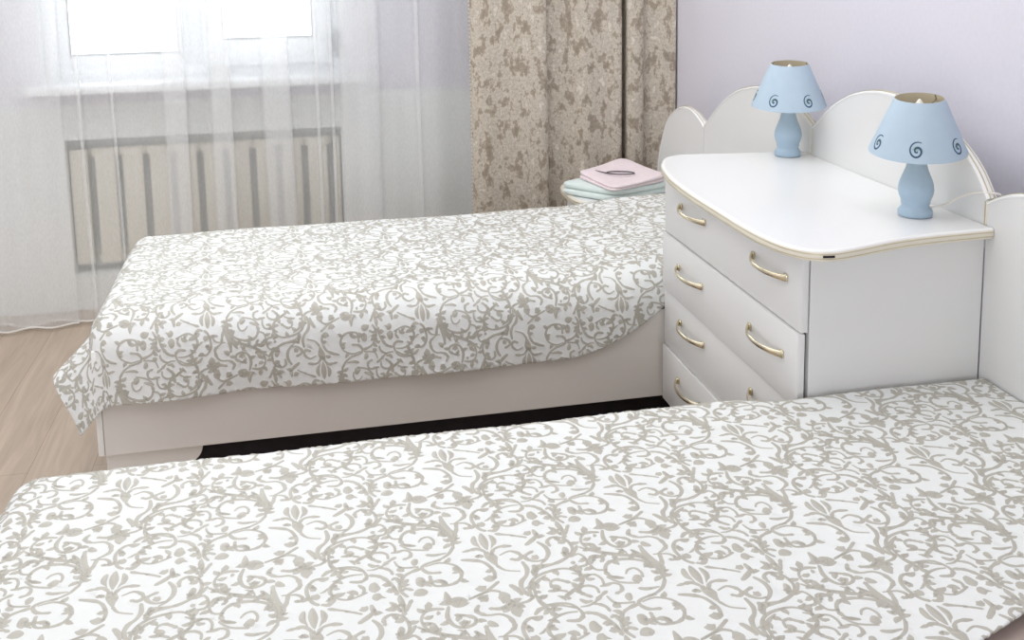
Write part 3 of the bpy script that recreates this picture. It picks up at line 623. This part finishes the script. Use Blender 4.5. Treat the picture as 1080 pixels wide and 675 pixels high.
# ------------------------------------------------------------------ bedspreads with the woven scroll pattern
LATTICE_A = Vector(((0.301, -0.167))); LATTICE_B = Vector(((0.0243, -0.3013)))
STROKES=[[[2,6,5,4,3],[[-1.115,-0.239],[-1.103,-0.237],[-1.092,-0.236],[-1.083,-0.244],[-1.078,-0.254]]],[[3,6,7,3],[[-1.072,-0.257],[-1.065,-0.244],[-1.053,-0.24],[-1.037,-0.243]]],[[4,2.5,2],[[-1.068,-0.29],[-1.058,-0.304],[-1.037,-0.312]]],[[2,3,5,9,9,5],[[-1.059,-0.263],[-1.043,-0.256],[-1.03,-0.265],[-1.027,-0.276],[-1.034,-0.282],[-1.043,-0.278]]],[[4,4,4,4,4,3,3,5,7,4,2],[[-1.032,-0.382],[-1.033,-0.362],[-1.025,-0.342],[-1.011,-0.33],[-0.99,-0.324],[-0.971,-0.323],[-0.956,-0.331],[-0.948,-0.345],[-0.952,-0.366],[-0.967,-0.379],[-0.983,-0.392]]],[[2,3,3,3,3,3,5,2],[[-0.972,-0.422],[-0.994,-0.409],[-1.014,-0.404],[-1.023,-0.39],[-1.026,-0.375],[-1.024,-0.358],[-1.016,-0.344],[-1.001,-0.333]]],[[8,17,10,5,4,4,4],[[-1.018,-0.321],[-1.008,-0.31],[-0.994,-0.309],[-0.975,-0.306],[-0.958,-0.297],[-0.943,-0.286],[-0.934,-0.271]]],[[6,9,7,10,7,2],[[-1.028,-0.29],[-1.025,-0.31],[-1.03,-0.326],[-1.04,-0.338],[-1.043,-0.356],[-1.037,-0.375]]],[[2,3.5,3,3,4,9,6],[[-1.015,-0.402],[-0.999,-0.403],[-0.983,-0.408],[-0.973,-0.422],[-0.97,-0.437],[-0.979,-0.447],[-0.995,-0.444]]],[[3,3,3,4,6],[[-1.025,-0.353],[-1.026,-0.379],[-1.023,-0.398],[-1.013,-0.413],[-0.998,-0.416]]],[[2,3,4,4,5,4,3,3,3,3],[[-0.976,-0.428],[-0.992,-0.427],[-1.009,-0.432],[-1.02,-0.443],[-1.026,-0.455],[-1.026,-0.468],[-1.016,-0.482],[-1.002,-0.488],[-0.989,-0.485],[-0.973,-0.477]]],[[3,6],[[-1.025,-0.452],[-1.016,-0.452]]],[[3,5],[[-1.02,-0.437],[-1.006,-0.439]]],[[3,7],[[-1.023,-0.473],[-1.007,-0.478]]],[[3,7],[[-0.999,-0.47],[-0.985,-0.472]]],[[3,6,6],[[-0.983,-0.456],[-0.976,-0.467],[-0.978,-0.477]]],[[3,6],[[-1.025,-0.344],[-1.013,-0.356]]],[[3,6],[[-1.024,-0.383],[-1.011,-0.386]]],[[3,5],[[-1.026,-0.369],[-1.018,-0.368]]],[[3,3],[[-1.04,-0.462],[-1.028,-0.458]]],[[3,6,6],[[-1.005,-0.372],[-0.991,-0.373],[-0.979,-0.379]]],[[3,8],[[-0.992,-0.373],[-0.989,-0.36]]],[[3,4],[[-0.993,-0.387],[-0.982,-0.394]]],[[3,5],[[-0.982,-0.397],[-0.978,-0.394]]],[[3,3,4,7,4],[[-0.999,-0.364],[-0.997,-0.351],[-0.988,-0.347],[-0.979,-0.352],[-0.97,-0.359]]],[[2,3,3,4,7,4,2],[[-0.987,-0.392],[-0.981,-0.386],[-0.969,-0.378],[-0.957,-0.371],[-0.948,-0.359],[-0.949,-0.345],[-0.96,-0.338]]],[[7,5,3,3,3,3,3],[[-0.932,-0.36],[-0.939,-0.359],[-0.941,-0.353],[-0.936,-0.349],[-0.926,-0.351],[-0.92,-0.363],[-0.92,-0.376]]],[[2,3,3,7,4],[[-0.968,-0.419],[-0.956,-0.419],[-0.943,-0.412],[-0.934,-0.403],[-0.922,-0.394]]],[[8,7,3,3,4,3,3],[[-0.947,-0.4],[-0.955,-0.393],[-0.96,-0.385],[-0.956,-0.375],[-0.944,-0.374],[-0.934,-0.382],[-0.933,-0.394]]],[[6,10,4],[[-0.964,-0.403],[-0.958,-0.41],[-0.95,-0.41]]],[[2,8,6,6],[[-0.949,-0.416],[-0.939,-0.421],[-0.932,-0.429],[-0.93,-0.438]]],[[3,5,3,3,5,8],[[-0.926,-0.38],[-0.915,-0.379],[-0.906,-0.377],[-0.897,-0.384],[-0.898,-0.397],[-0.908,-0.402]]],[[2,3,3,3],[[-0.924,-0.405],[-0.919,-0.42],[-0.908,-0.426],[-0.889,-0.428]]],[[8,5],[[-0.917,-0.424],[-0.917,-0.434]]],[[3,7,4],[[-0.94,-0.509],[-0.932,-0.52],[-0.926,-0.534]]],[[3,8,6],[[-0.908,-0.51],[-0.914,-0.523],[-0.919,-0.535]]],[[5,9,4],[[-0.921,-0.519],[-0.922,-0.533],[-0.922,-0.543]]],[[3,9,4,4,5],[[-0.966,-0.433],[-0.951,-0.439],[-0.939,-0.454],[-0.931,-0.473],[-0.928,-0.491]]],[[4,7],[[-0.946,-0.463],[-0.936,-0.463]]],[[5,8],[[-0.941,-0.48],[-0.93,-0.48]]],[[3,4,4,4,7,5],[[-0.913,-0.501],[-0.921,-0.487],[-0.922,-0.471],[-0.918,-0.456],[-0.908,-0.443],[-0.888,-0.434]]],[[3,7],[[-0.919,-0.462],[-0.908,-0.463]]],[[3,8,3],[[-0.922,-0.485],[-0.914,-0.48],[-0.904,-0.486]]],[[3,6,3],[[-0.932,-0.453],[-0.925,-0.45],[-0.921,-0.466]]],[[7,4,4,3,4,3,3],[[-0.976,-0.259],[-0.977,-0.245],[-0.965,-0.237],[-0.949,-0.245],[-0.942,-0.266],[-0.945,-0.282],[-0.955,-0.294]]],[[8,5],[[-0.959,-0.255],[-0.948,-0.252]]],[[3,5,3,3,3,3],[[-0.889,-0.241],[-0.905,-0.238],[-0.918,-0.244],[-0.924,-0.26],[-0.92,-0.278],[-0.91,-0.288]]],[[4,6],[[-0.918,-0.256],[-0.907,-0.258]]],[[7,5],[[-0.909,-0.222],[-0.908,-0.236]]],[[4,4],[[-0.899,-0.252],[-0.895,-0.246]]],[[4,3,4,3,3],[[-0.926,-0.285],[-0.91,-0.289],[-0.893,-0.3],[-0.867,-0.31],[-0.846,-0.322]]],[[3,3,3,3,3,4,4,3],[[-0.93,-0.275],[-0.917,-0.287],[-0.9,-0.299],[-0.877,-0.311],[-0.849,-0.321],[-0.834,-0.338],[-0.827,-0.362],[-0.827,-0.389]]],[[4,4,6,4,4,6,3],[[-0.909,-0.347],[-0.903,-0.331],[-0.888,-0.322],[-0.864,-0.324],[-0.841,-0.336],[-0.829,-0.355],[-0.828,-0.371]]],[[5,11,9,12,3],[[-0.835,-0.294],[-0.834,-0.313],[-0.827,-0.336],[-0.82,-0.357],[-0.825,-0.381]]],[[3,9,8],[[-0.812,-0.32],[-0.815,-0.342],[-0.823,-0.36]]],[[6,11,3],[[-0.852,-0.302],[-0.843,-0.317],[-0.835,-0.338]]],[[4,4,3,2],[[-0.827,-0.388],[-0.837,-0.405],[-0.852,-0.416],[-0.864,-0.418]]],[[4,5,2],[[-0.871,-0.399],[-0.86,-0.403],[-0.841,-0.402]]],[[2,3,4,4,5,8],[[-0.852,-0.419],[-0.869,-0.421],[-0.881,-0.427],[-0.883,-0.436],[-0.874,-0.448],[-0.857,-0.451]]],[[2,3,3,4,7,4,3,4,7],[[-0.877,-0.43],[-0.856,-0.425],[-0.834,-0.436],[-0.825,-0.454],[-0.828,-0.473],[-0.842,-0.485],[-0.865,-0.485],[-0.873,-0.476],[-0.874,-0.457]]],[[4,6],[[-0.869,-0.472],[-0.85,-0.471]]],[[8,5],[[-0.835,-0.449],[-0.828,-0.445]]],[[5,7,3],[[-0.909,-0.349],[-0.903,-0.362],[-0.887,-0.369]]],[[3,6],[[-0.833,-0.354],[-0.84,-0.346]]],[[3,6],[[-0.827,-0.368],[-0.84,-0.368]]],[[3,6],[[-0.829,-0.38],[-0.843,-0.381]]],[[3,3],[[-0.884,-0.478],[-0.874,-0.479]]],[[3,3,3,3,2],[[-0.857,-0.373],[-0.856,-0.361],[-0.863,-0.349],[-0.874,-0.351],[-0.88,-0.36]]],[[3,3,3],[[-0.91,-0.361],[-0.895,-0.378],[-0.868,-0.386]]],[[3,3,3,3,3,4],[[-0.906,-0.343],[-0.921,-0.339],[-0.927,-0.323],[-0.921,-0.304],[-0.908,-0.304],[-0.903,-0.316]]],[[7,3,3,4,3],[[-0.953,-0.295],[-0.937,-0.292],[-0.929,-0.309],[-0.934,-0.324],[-0.959,-0.324]]],[[5,6],[[-0.954,-0.312],[-0.949,-0.313]]],[[5,5],[[-0.921,-0.314],[-0.916,-0.313]]],[[3,3,3,3,5],[[-0.923,-0.321],[-0.919,-0.314],[-0.908,-0.304],[-0.902,-0.313],[-0.907,-0.32]]],[[8,11,8],[[-1.012,-0.246],[-1.001,-0.237],[-0.989,-0.225]]],[[8,6],[[-1.008,-0.216],[-0.998,-0.215]]],[[2,3,3],[[-1.031,-0.215],[-1.02,-0.219],[-1.008,-0.226]]],[[3,5,5,4,2],[[-0.993,-0.244],[-0.984,-0.259],[-0.983,-0.278],[-0.991,-0.293],[-1.001,-0.302]]],[[3,3,5,5,9],[[-0.992,-0.293],[-1.007,-0.294],[-1.019,-0.285],[-1.021,-0.275],[-1.008,-0.267]]],[[9,5],[[-1.01,-0.284],[-1.002,-0.283]]],[[7,10],[[-0.876,-0.227],[-0.855,-0.219]]],[[7,11],[[-0.874,-0.227],[-0.859,-0.243]]],[[3,5,4,4,4,4,6,8],[[-0.881,-0.237],[-0.886,-0.26],[-0.88,-0.281],[-0.866,-0.29],[-0.85,-0.285],[-0.847,-0.273],[-0.858,-0.264],[-0.873,-0.259]]],[[9,5],[[-0.869,-0.278],[-0.858,-0.283]]],[[2,3],[[-0.874,-0.294],[-0.856,-0.303]]],[[8,5],[[-0.969,-0.224],[-0.951,-0.225]]],[[5,10,10],[[-1.098,-0.39],[-1.082,-0.394],[-1.069,-0.387]]],[[5,9],[[-1.079,-0.401],[-1.071,-0.393]]],[[5,11],[[-1.061,-0.414],[-1.064,-0.393]]],[[5,7],[[-1.052,-0.379],[-1.065,-0.382]]],[[5,11],[[-1.075,-0.359],[-1.067,-0.378]]],[[5,8],[[-1.05,-0.397],[-1.061,-0.388]]],[[2,3,4,3],[[-1.125,-0.362],[-1.107,-0.354],[-1.09,-0.348],[-1.077,-0.354]]],[[3,4,3],[[-1.053,-0.389],[-1.039,-0.386],[-1.028,-0.376]]],[[8,10],[[-1.108,-0.363],[-1.098,-0.367]]],[[4,9],[[-1.109,-0.339],[-1.097,-0.342]]],[[6,10,3,3,4,9,4,2],[[-1.114,-0.379],[-1.119,-0.392],[-1.106,-0.404],[-1.087,-0.406],[-1.075,-0.417],[-1.071,-0.436],[-1.077,-0.445],[-1.091,-0.455]]],[[2,3,4,4,5],[[-1.098,-0.455],[-1.077,-0.458],[-1.068,-0.467],[-1.07,-0.475],[-1.077,-0.474]]],[[8,11,4],[[-1.058,-0.343],[-1.051,-0.354],[-1.046,-0.369]]],[[3,4,4,4,4,4],[[-1.037,-0.425],[-1.05,-0.427],[-1.06,-0.441],[-1.061,-0.46],[-1.054,-0.482],[-1.045,-0.491]]],[[5,8],[[-1.055,-0.449],[-1.048,-0.451]]],[[5,10],[[-1.053,-0.473],[-1.044,-0.469]]],[[6,10,8],[[-1.037,-0.419],[-1.029,-0.41],[-1.022,-0.408]]],[[6,7],[[-1.041,-0.428],[-1.029,-0.431]]],[[4,11,11,5],[[-1.039,-0.492],[-1.03,-0.494],[-1.023,-0.484],[-1.023,-0.48]]],[[6,3,2],[[-1.03,-0.504],[-1.017,-0.51],[-1.0,-0.517]]],[[6,10,4,4,4],[[-1.12,-0.26],[-1.099,-0.267],[-1.085,-0.278],[-1.076,-0.302],[-1.078,-0.32]]],[[10,8],[[-1.092,-0.317],[-1.078,-0.322]]],[[2,4,4],[[-1.125,-0.36],[-1.098,-0.349],[-1.075,-0.33]]],[[6,9],[[-1.11,-0.362],[-1.098,-0.364]]],[[4,6,5],[[-1.094,-0.259],[-1.094,-0.255],[-1.087,-0.259]]],[[6,4],[[-1.087,-0.3],[-1.078,-0.3]]]]
LEAVES=[[[-1.078,-0.194],[-1.073,-0.204],[-1.07,-0.221],[-1.073,-0.238],[-1.076,-0.245],[-1.082,-0.232],[-1.085,-0.216],[-1.083,-0.202]],[[-1.088,-0.202],[-1.093,-0.2],[-1.098,-0.211],[-1.096,-0.224],[-1.089,-0.231],[-1.084,-0.239],[-1.088,-0.221]],[[-1.067,-0.203],[-1.061,-0.206],[-1.056,-0.218],[-1.059,-0.231],[-1.064,-0.235],[-1.07,-0.243],[-1.066,-0.224]],[[-1.083,-0.249],[-1.08,-0.252],[-1.076,-0.246],[-1.073,-0.254],[-1.069,-0.251],[-1.066,-0.259],[-1.063,-0.267],[-1.066,-0.279],[-1.067,-0.293],[-1.071,-0.288],[-1.078,-0.276],[-1.083,-0.264]],[[-1.017,-0.32],[-1.016,-0.302],[-1.008,-0.303],[-1.006,-0.314],[-1.012,-0.325]],[[-0.969,-0.466],[-0.966,-0.456],[-0.958,-0.453],[-0.953,-0.464],[-0.951,-0.472],[-0.96,-0.48],[-0.968,-0.474]],[[-0.966,-0.493],[-0.962,-0.483],[-0.954,-0.482],[-0.95,-0.49],[-0.944,-0.497],[-0.952,-0.496],[-0.959,-0.501]],[[-0.899,-0.412],[-0.893,-0.405],[-0.887,-0.408],[-0.889,-0.421],[-0.896,-0.424]],[[-0.924,-0.492],[-0.919,-0.507],[-0.918,-0.519],[-0.922,-0.53],[-0.927,-0.518],[-0.929,-0.503]],[[-0.963,-0.292],[-0.96,-0.275],[-0.955,-0.267],[-0.949,-0.273],[-0.951,-0.287],[-0.958,-0.294]],[[-0.915,-0.282],[-0.912,-0.27],[-0.905,-0.271],[-0.9,-0.294],[-0.91,-0.292]],[[-0.897,-0.464],[-0.894,-0.456],[-0.885,-0.457],[-0.881,-0.47],[-0.887,-0.482],[-0.896,-0.476]],[[-0.904,-0.5],[-0.899,-0.487],[-0.889,-0.485],[-0.881,-0.495],[-0.888,-0.504]],[[-0.872,-0.37],[-0.866,-0.365],[-0.859,-0.37],[-0.861,-0.383],[-0.87,-0.384],[-0.876,-0.378]],[[-0.995,-0.21],[-0.99,-0.207],[-0.984,-0.226],[-0.976,-0.23],[-0.989,-0.235],[-0.994,-0.226]],[[-0.883,-0.204],[-0.879,-0.2],[-0.873,-0.219],[-0.873,-0.232],[-0.882,-0.234],[-0.895,-0.229],[-0.887,-0.223]],[[-1.074,-0.383],[-1.067,-0.374],[-1.059,-0.38],[-1.058,-0.392],[-1.067,-0.4],[-1.074,-0.394]],[[-1.109,-0.422],[-1.104,-0.416],[-1.095,-0.425],[-1.094,-0.433],[-1.106,-0.431]]]
def motif_polys():
    """All shapes of one repeat as triangles, each point with its relief height (strokes swell along their middle)."""
    tris = []; GAIN = 1.62
    def area(p): return .5 * sum(a[0] * b_[1] - b_[0] * a[1] for a, b_ in zip(p, p[1:] + p[:1]))
    def add(p):
        ar = area(p)
        if abs(ar) > 2e-8: tris.append(p if ar > 0 else p[::-1])
    def quad(p): add([p[0], p[1], p[2]]); add([p[0], p[2], p[3]])
    def ribbon(c, ws, cap=True):
        m_ = len(c); Lf, Md, Rt = [], [], []
        for i, p in enumerate(c):
            d = c[min(i + 1, m_ - 1)] - c[max(i - 1, 0)]; d = d.normalized() if d.length > 1e-9 else Vector((1, 0, 0))
            q = Vector((-d.y, d.x, 0)) * ws[i]; l, r = p + q, p - q
            Lf.append((l.x, l.y, 0)); Rt.append((r.x, r.y, 0)); Md.append((p.x, p.y, min(.0016, ws[i] * .55)))
        for i in range(m_ - 1):
            quad([Rt[i], Rt[i + 1], Md[i + 1], Md[i]]); quad([Md[i], Md[i + 1], Lf[i + 1], Lf[i]])
        for k, s in ((0, -1), (m_ - 1, 1)):
            d = (c[1] - c[0]) if k == 0 else (c[-1] - c[-2]); d.normalize(); e = c[k] + d * s * ws[k]
            add([Rt[k], (e.x, e.y, 0), Md[k]]); add([Md[k], (e.x, e.y, 0), Lf[k]])
    def leaf(p, d, length, wid, turn):
        """A small curled leaf: a drop that bends to one side."""
        pts = [p]; q = p.copy(); a = math.atan2(d.y, d.x)
        for k in range(4):
            q = q + Vector((math.cos(a), math.sin(a), 0)) * length / 4; pts.append(q.copy()); a += turn
        ribbon(catmull(pts, 2), [wid * f for f in (.3, .55, .8, 1.0, 1.0, .9, .75, .5, .25)])
    def lerp(w, t):
        t *= len(w) - 1; j_ = min(int(t), len(w) - 2); return w[j_] * (1 - t + j_) + w[j_ + 1] * (t - j_)
    for si, (w, pts) in enumerate(STROKES):
        P3 = [Vector((a, b_, 0)) for a, b_ in pts]
        length = sum((a - b_).length for a, b_ in zip(P3, P3[1:]))
        if len(pts) == 2 and length < .03:                            # bud
            d = P3[1] - P3[0]; leaf(P3[0] - d * .15, d, length * 1.3, max(w) * .86e-3, .28 * (1 if si % 2 else -1)); continue
        c = catmull([(a, b_, 0) for a, b_ in pts], 3); m_ = len(c)
        ribbon(c, [max(v * .5e-3 * (GAIN if v < 6 else .92), .0012) for v in (lerp(w, i / (m_ - 1)) for i in range(m_))])
        if length > .075 and max(w) < 9:                              # leaflets off the longer stems
            run = .02 + .004 * (si % 3); side = 1 if si % 2 else -1; acc = 0
            for i in range(1, m_ - 2):
                acc += (c[i] - c[i - 1]).length
                if acc > run:
                    acc = 0; d = (c[i + 1] - c[i - 1]).normalized(); a = math.atan2(d.y, d.x) + side * .75
                    leaf(c[i], Vector((math.cos(a), math.sin(a), 0)), .0165, .0050, side * .32); side = -side; run = .026
    for pts in LEAVES:
        c = catmull([(a, b_, 0) for a, b_ in pts], 2, True); g_ = sum(c, Vector((0, 0, 0))) / len(c)
        inner = [g_ + (p - g_) * .55 for p in c]; n = len(c)
        for i in range(n):
            k = (i + 1) % n
            quad([(c[i].x, c[i].y, 0), (c[k].x, c[k].y, 0), (inner[k].x, inner[k].y, .0015), (inner[i].x, inner[i].y, .0015)])
            add([(inner[i].x, inner[i].y, .0015), (inner[k].x, inner[k].y, .0015), (g_.x, g_.y, .0017)])
    return tris
MOTIF = motif_polys()
def pattern_cell():
    """One repeat of the pattern, cut into triangles: (points in lattice coordinates, faces, scroll flags)."""
    A, B = LATTICE_A, -LATTICE_B; det = A.x * B.y - A.y * B.x
    def lat(p): return (p.x * B.y - p.y * B.x) / det, (A.x * p.y - A.y * p.x) / det
    def pt(u, v): return A * u + B * v
    nb = 20; V = []; HGT = {}; T3 = []
    for k in range(nb): V.append(pt(k / nb, 0))
    for k in range(nb): V.append(pt(1, k / nb))
    for k in range(nb): V.append(pt(1 - k / nb, 1))
    for k in range(nb): V.append(pt(0, 1 - k / nb))
    n0 = len(V); E = [(k, (k + 1) % n0) for k in range(n0)]; F = []
    for a in range(1, nb):
        for b in range(1, nb): V.append(pt((a + .3 * (b % 2)) / nb, b / nb))
    for poly in MOTIF:
        ll = [lat(Vector(p[:2])) for p in poly]
        u0, u1 = min(q[0] for q in ll), max(q[0] for q in ll); v0, v1 = min(q[1] for q in ll), max(q[1] for q in ll)
        for a in range(-math.ceil(u1), -math.floor(u0) + 2):
            for b in range(-math.ceil(v1), -math.floor(v0) + 2):
                if u1 + a <= 0 or u0 + a >= 1 or v1 + b <= 0 or v0 + b >= 1: continue
                s_ = len(V); o_ = pt(a, b)
                for p in poly:
                    V.append(Vector(p[:2]) + o_)
                    if p[2] > 0: HGT[len(V) - 1] = p[2]
                T3.append([V[s_], V[s_ + 1], V[s_ + 2]]); E += [(s_, s_ + 1), (s_ + 1, s_ + 2), (s_ + 2, s_)]
    ov, oe, of, vo, eo, fo = delaunay_2d_cdt(V, E, F, 0, 1e-5)
    L_ = [(*lat(p), max([HGT.get(i, 0) for i in src] or [0])) for p, src in zip(ov, vo)]; faces = []; flags = []
    grid = {}; gs = .006
    for t in T3:
        for gx in range(math.floor(min(p.x for p in t) / gs), math.floor(max(p.x for p in t) / gs) + 1):
            for gy in range(math.floor(min(p.y for p in t) / gs), math.floor(max(p.y for p in t) / gs) + 1): grid.setdefault((gx, gy), []).append(t)
    def covered(p):
        for a, b_, c in grid.get((math.floor(p.x / gs), math.floor(p.y / gs)), ()):
            if (b_ - a).cross(p - a) >= 0 and (c - b_).cross(p - b_) >= 0 and (a - c).cross(p - c) >= 0: return 1
        return 0
    for f in of:
        cu = sum(L_[i][0] for i in f) / 3; cv = sum(L_[i][1] for i in f) / 3
        if 0 < cu < 1 and 0 < cv < 1: faces.append(tuple(f)); flags.append(covered((ov[f[0]] + ov[f[1]] + ov[f[2]]) / 3))
    return L_, faces, flags
CELL = pattern_cell()

def pattern_sheet(x0, x1, hem, y1, flip, extra):
    """Repeat the cell over x0..x1, hem(x)..y1 and trim it to that outline."""
    A, B = LATTICE_A, -LATTICE_B; L_, faces, flags = CELL
    tests = (lambda p: p[0] - x0, lambda p: x1 - p[0], lambda p: p[1] - hem(p[0]), lambda p: y1 - p[1])
    ylo = min(hem(x0), hem(x1)) - .01
    V = []; key = {}; F = []; mi = []
    def vid(p):
        k = (round(p[0] * 25000), round(p[1] * 25000))
        if k not in key: key[k] = len(V); V.append(p)
        return key[k]
    for i in range(-16, 17):
        for j in range(-26, 27):
            o = A * i + B * j
            cs = []
            for u, v in ((0, 0), (1, 0), (1, 1), (0, 1)):
                q = o + A * u + B * v; q = (-q if flip else q) + extra; cs.append(q)
            if max(c.x for c in cs) < x0 or min(c.x for c in cs) > x1 or max(c.y for c in cs) < ylo or min(c.y for c in cs) > y1: continue
            P = []
            for u, v, h in L_:
                q = o + A * u + B * v; q = (-q if flip else q) + extra; P.append((q.x, q.y, h))
            inside = [all(t(p) >= 0 for t in tests) for p in P]
            for f, g_ in zip(faces, flags):
                k_in = sum(inside[t] for t in f)
                if k_in == 3: poly = [P[t] for t in f]
                else:
                    poly = [P[t] for t in f]
                    for t in tests:
                        nw = []
                        for a, b in zip(poly, poly[1:] + poly[:1]):
                            ta, tb = t(a), t(b)
                            if ta >= 0: nw.append(a)
                            if (ta >= 0) != (tb >= 0):
                                w = ta / (ta - tb); nw.append((a[0] + (b[0] - a[0]) * w, a[1] + (b[1] - a[1]) * w, 0.0))
                        poly = nw
                        if len(poly) < 3: break
                    if len(poly) < 3: continue
                ids = []
                for p in poly:
                    q = vid(p)
                    if q not in ids: ids.append(q)
                if len(ids) >= 3: F.append(ids); mi.append(g_)
    return V, F, mi

def make_spread(name, label, yn, yf, ztop, xf, xh, over, flip, radii, flare, liftf, y_end, near_s, foot_s, extra):
    ov, keep, mi = pattern_sheet(xf - foot_s, xh, lambda x: yn(-.5) - near_s + liftf(x), y_end, flip, extra)
    print('spread', len(ov), len(keep))
    def roll(s, r, fl):
        q = math.pi / 2 * r
        if s <= q: return r * math.sin(s / r), r * (1 - math.cos(s / r))
        return r + (s - q) * math.sin(fl), r + (s - q) * math.cos(fl)
    rx, ry, rfar = radii
    def drape(a, b):
        z = ztop + .0022 * math.sin(a * 5.1 + 1.0) * math.sin(b * 4.3) + .0012 * math.sin(a * 13 + b * 7) + over(a, b)
        sx = max(0, (xf + rx) - a); yn_ = yn(a); sn = max(0, (yn_ + ry) - b); yf_ = yf(a); rf_ = rfar(a); sf = max(0, b - (yf_ - rf_))
        wob = .05 * math.sin(a * 7.5 + .6) + .03 * math.sin(a * 17)
        if sn > 0: sy, sg, re = sn, -1, ry
        elif sf > 0: sy, sg, re = sf, 1, rf_
        else: sy, sg, re = 0, 0, rx
        s = math.hypot(sx, sy)
        if s < 1e-9: return Vector((a, b, z))
        dx, dy = sx / s, sy / s; diag = (2 * dx * dy) ** 2
        r = re * dy * dy + rx * dx * dx
        h, d = roll(s, r, flare(sg, dx, diag) + wob * min(1, max(0, s - .12) * 6) * dy * dy)
        cx = xf + rx if sx > 0 else a; cy = b if sg == 0 else (yn_ + ry if sg < 0 else yf_ - rf_)
        return Vector((cx - dx * h, cy + sg * dy * h, z - d))
    out = []; e = .002
    for a, b, hh in ov:
        p = drape(a, b)
        if hh: n_ = (drape(a + e, b) - p).cross(drape(a, b + e) - p).normalized(); p = p + n_ * hh
        out.append(p)
    o = mesh_obj(name, out, keep, [m_cloth, m_scroll], None, True, mi)
    # drop loose vertices, give the cloth thickness
    bm = bmesh.new(); bm.from_mesh(o.data)
    bmesh.ops.delete(bm, geom=[v for v in bm.verts if not v.link_faces], context='VERTS')
    bmesh.ops.recalc_face_normals(bm, faces=bm.faces)
    if sum(f.normal.z for f in list(bm.faces)[:500]) < 0: bmesh.ops.reverse_faces(bm, faces=bm.faces)
    bm.to_mesh(o.data); bm.free()
    so = o.modifiers.new('thickness', 'SOLIDIFY'); so.thickness = .004; so.offset = -1
    tag(o, label, 'bedspread', 'scroll patterned bedspreads')
    return o
def lift_far(x): return .0 if x < -.34 else .17 * ((x + .34) / .38) ** 2 if x < .04 else .17
def sstep(x, a, b): t = min(1, max(0, (x - a) / (b - a))); return t * t * (3 - 2 * t)
def flare_far(sg, dx, diag): th = math.acos(min(1, dx)); return .05 + .76 * math.exp(-((th - .42) / .36) ** 2) * (1 if dx > 0 and sg < 0 else 0) + .10 * diag
make_spread('bedspread', 'ivory bedspread with beige scrolls on the far bed, hem hanging over its side panel', lambda a: .826 + .012 * sstep(a, -.14, -.03), lambda a: 1.69 - .028 * sstep(a, -.22, -.06), .617, -1.612, .405,
    lambda a, b: .030 * (1 / (1 + math.exp(-(a + .05) * 14))), True, (.06, .105, lambda a: .05), flare_far,
    lift_far, 1.84, .185, .155, Vector((-1.0, 1.3)))
def lift_near(x): return .0 if x < -.55 else .26 * ((x + .55) / .40) ** 2 if x < -.15 else min(.42, .26 + .38 * (x + .15))
make_spread('bedspread', 'ivory bedspread with beige scrolls on the bed nearest the camera', lambda a: -.845, lambda a: .044 - .054 * sstep(a, -.20, -.06), .610, -1.60, .405,
    lambda a, b: .004 * sstep(a, -.3, -.05), False, (.06, .075, lambda a: .045 - .025 * sstep(a, -.20, -.06)), lambda sg, dx, diag: .04 + (.95 * math.exp(-((math.acos(min(1, dx)) - .62) / .42) ** 2) if sg > 0 and dx > 0 else .5 * diag),
    lift_near, .12, .20, .17, Vector((0.0, 0.0)))
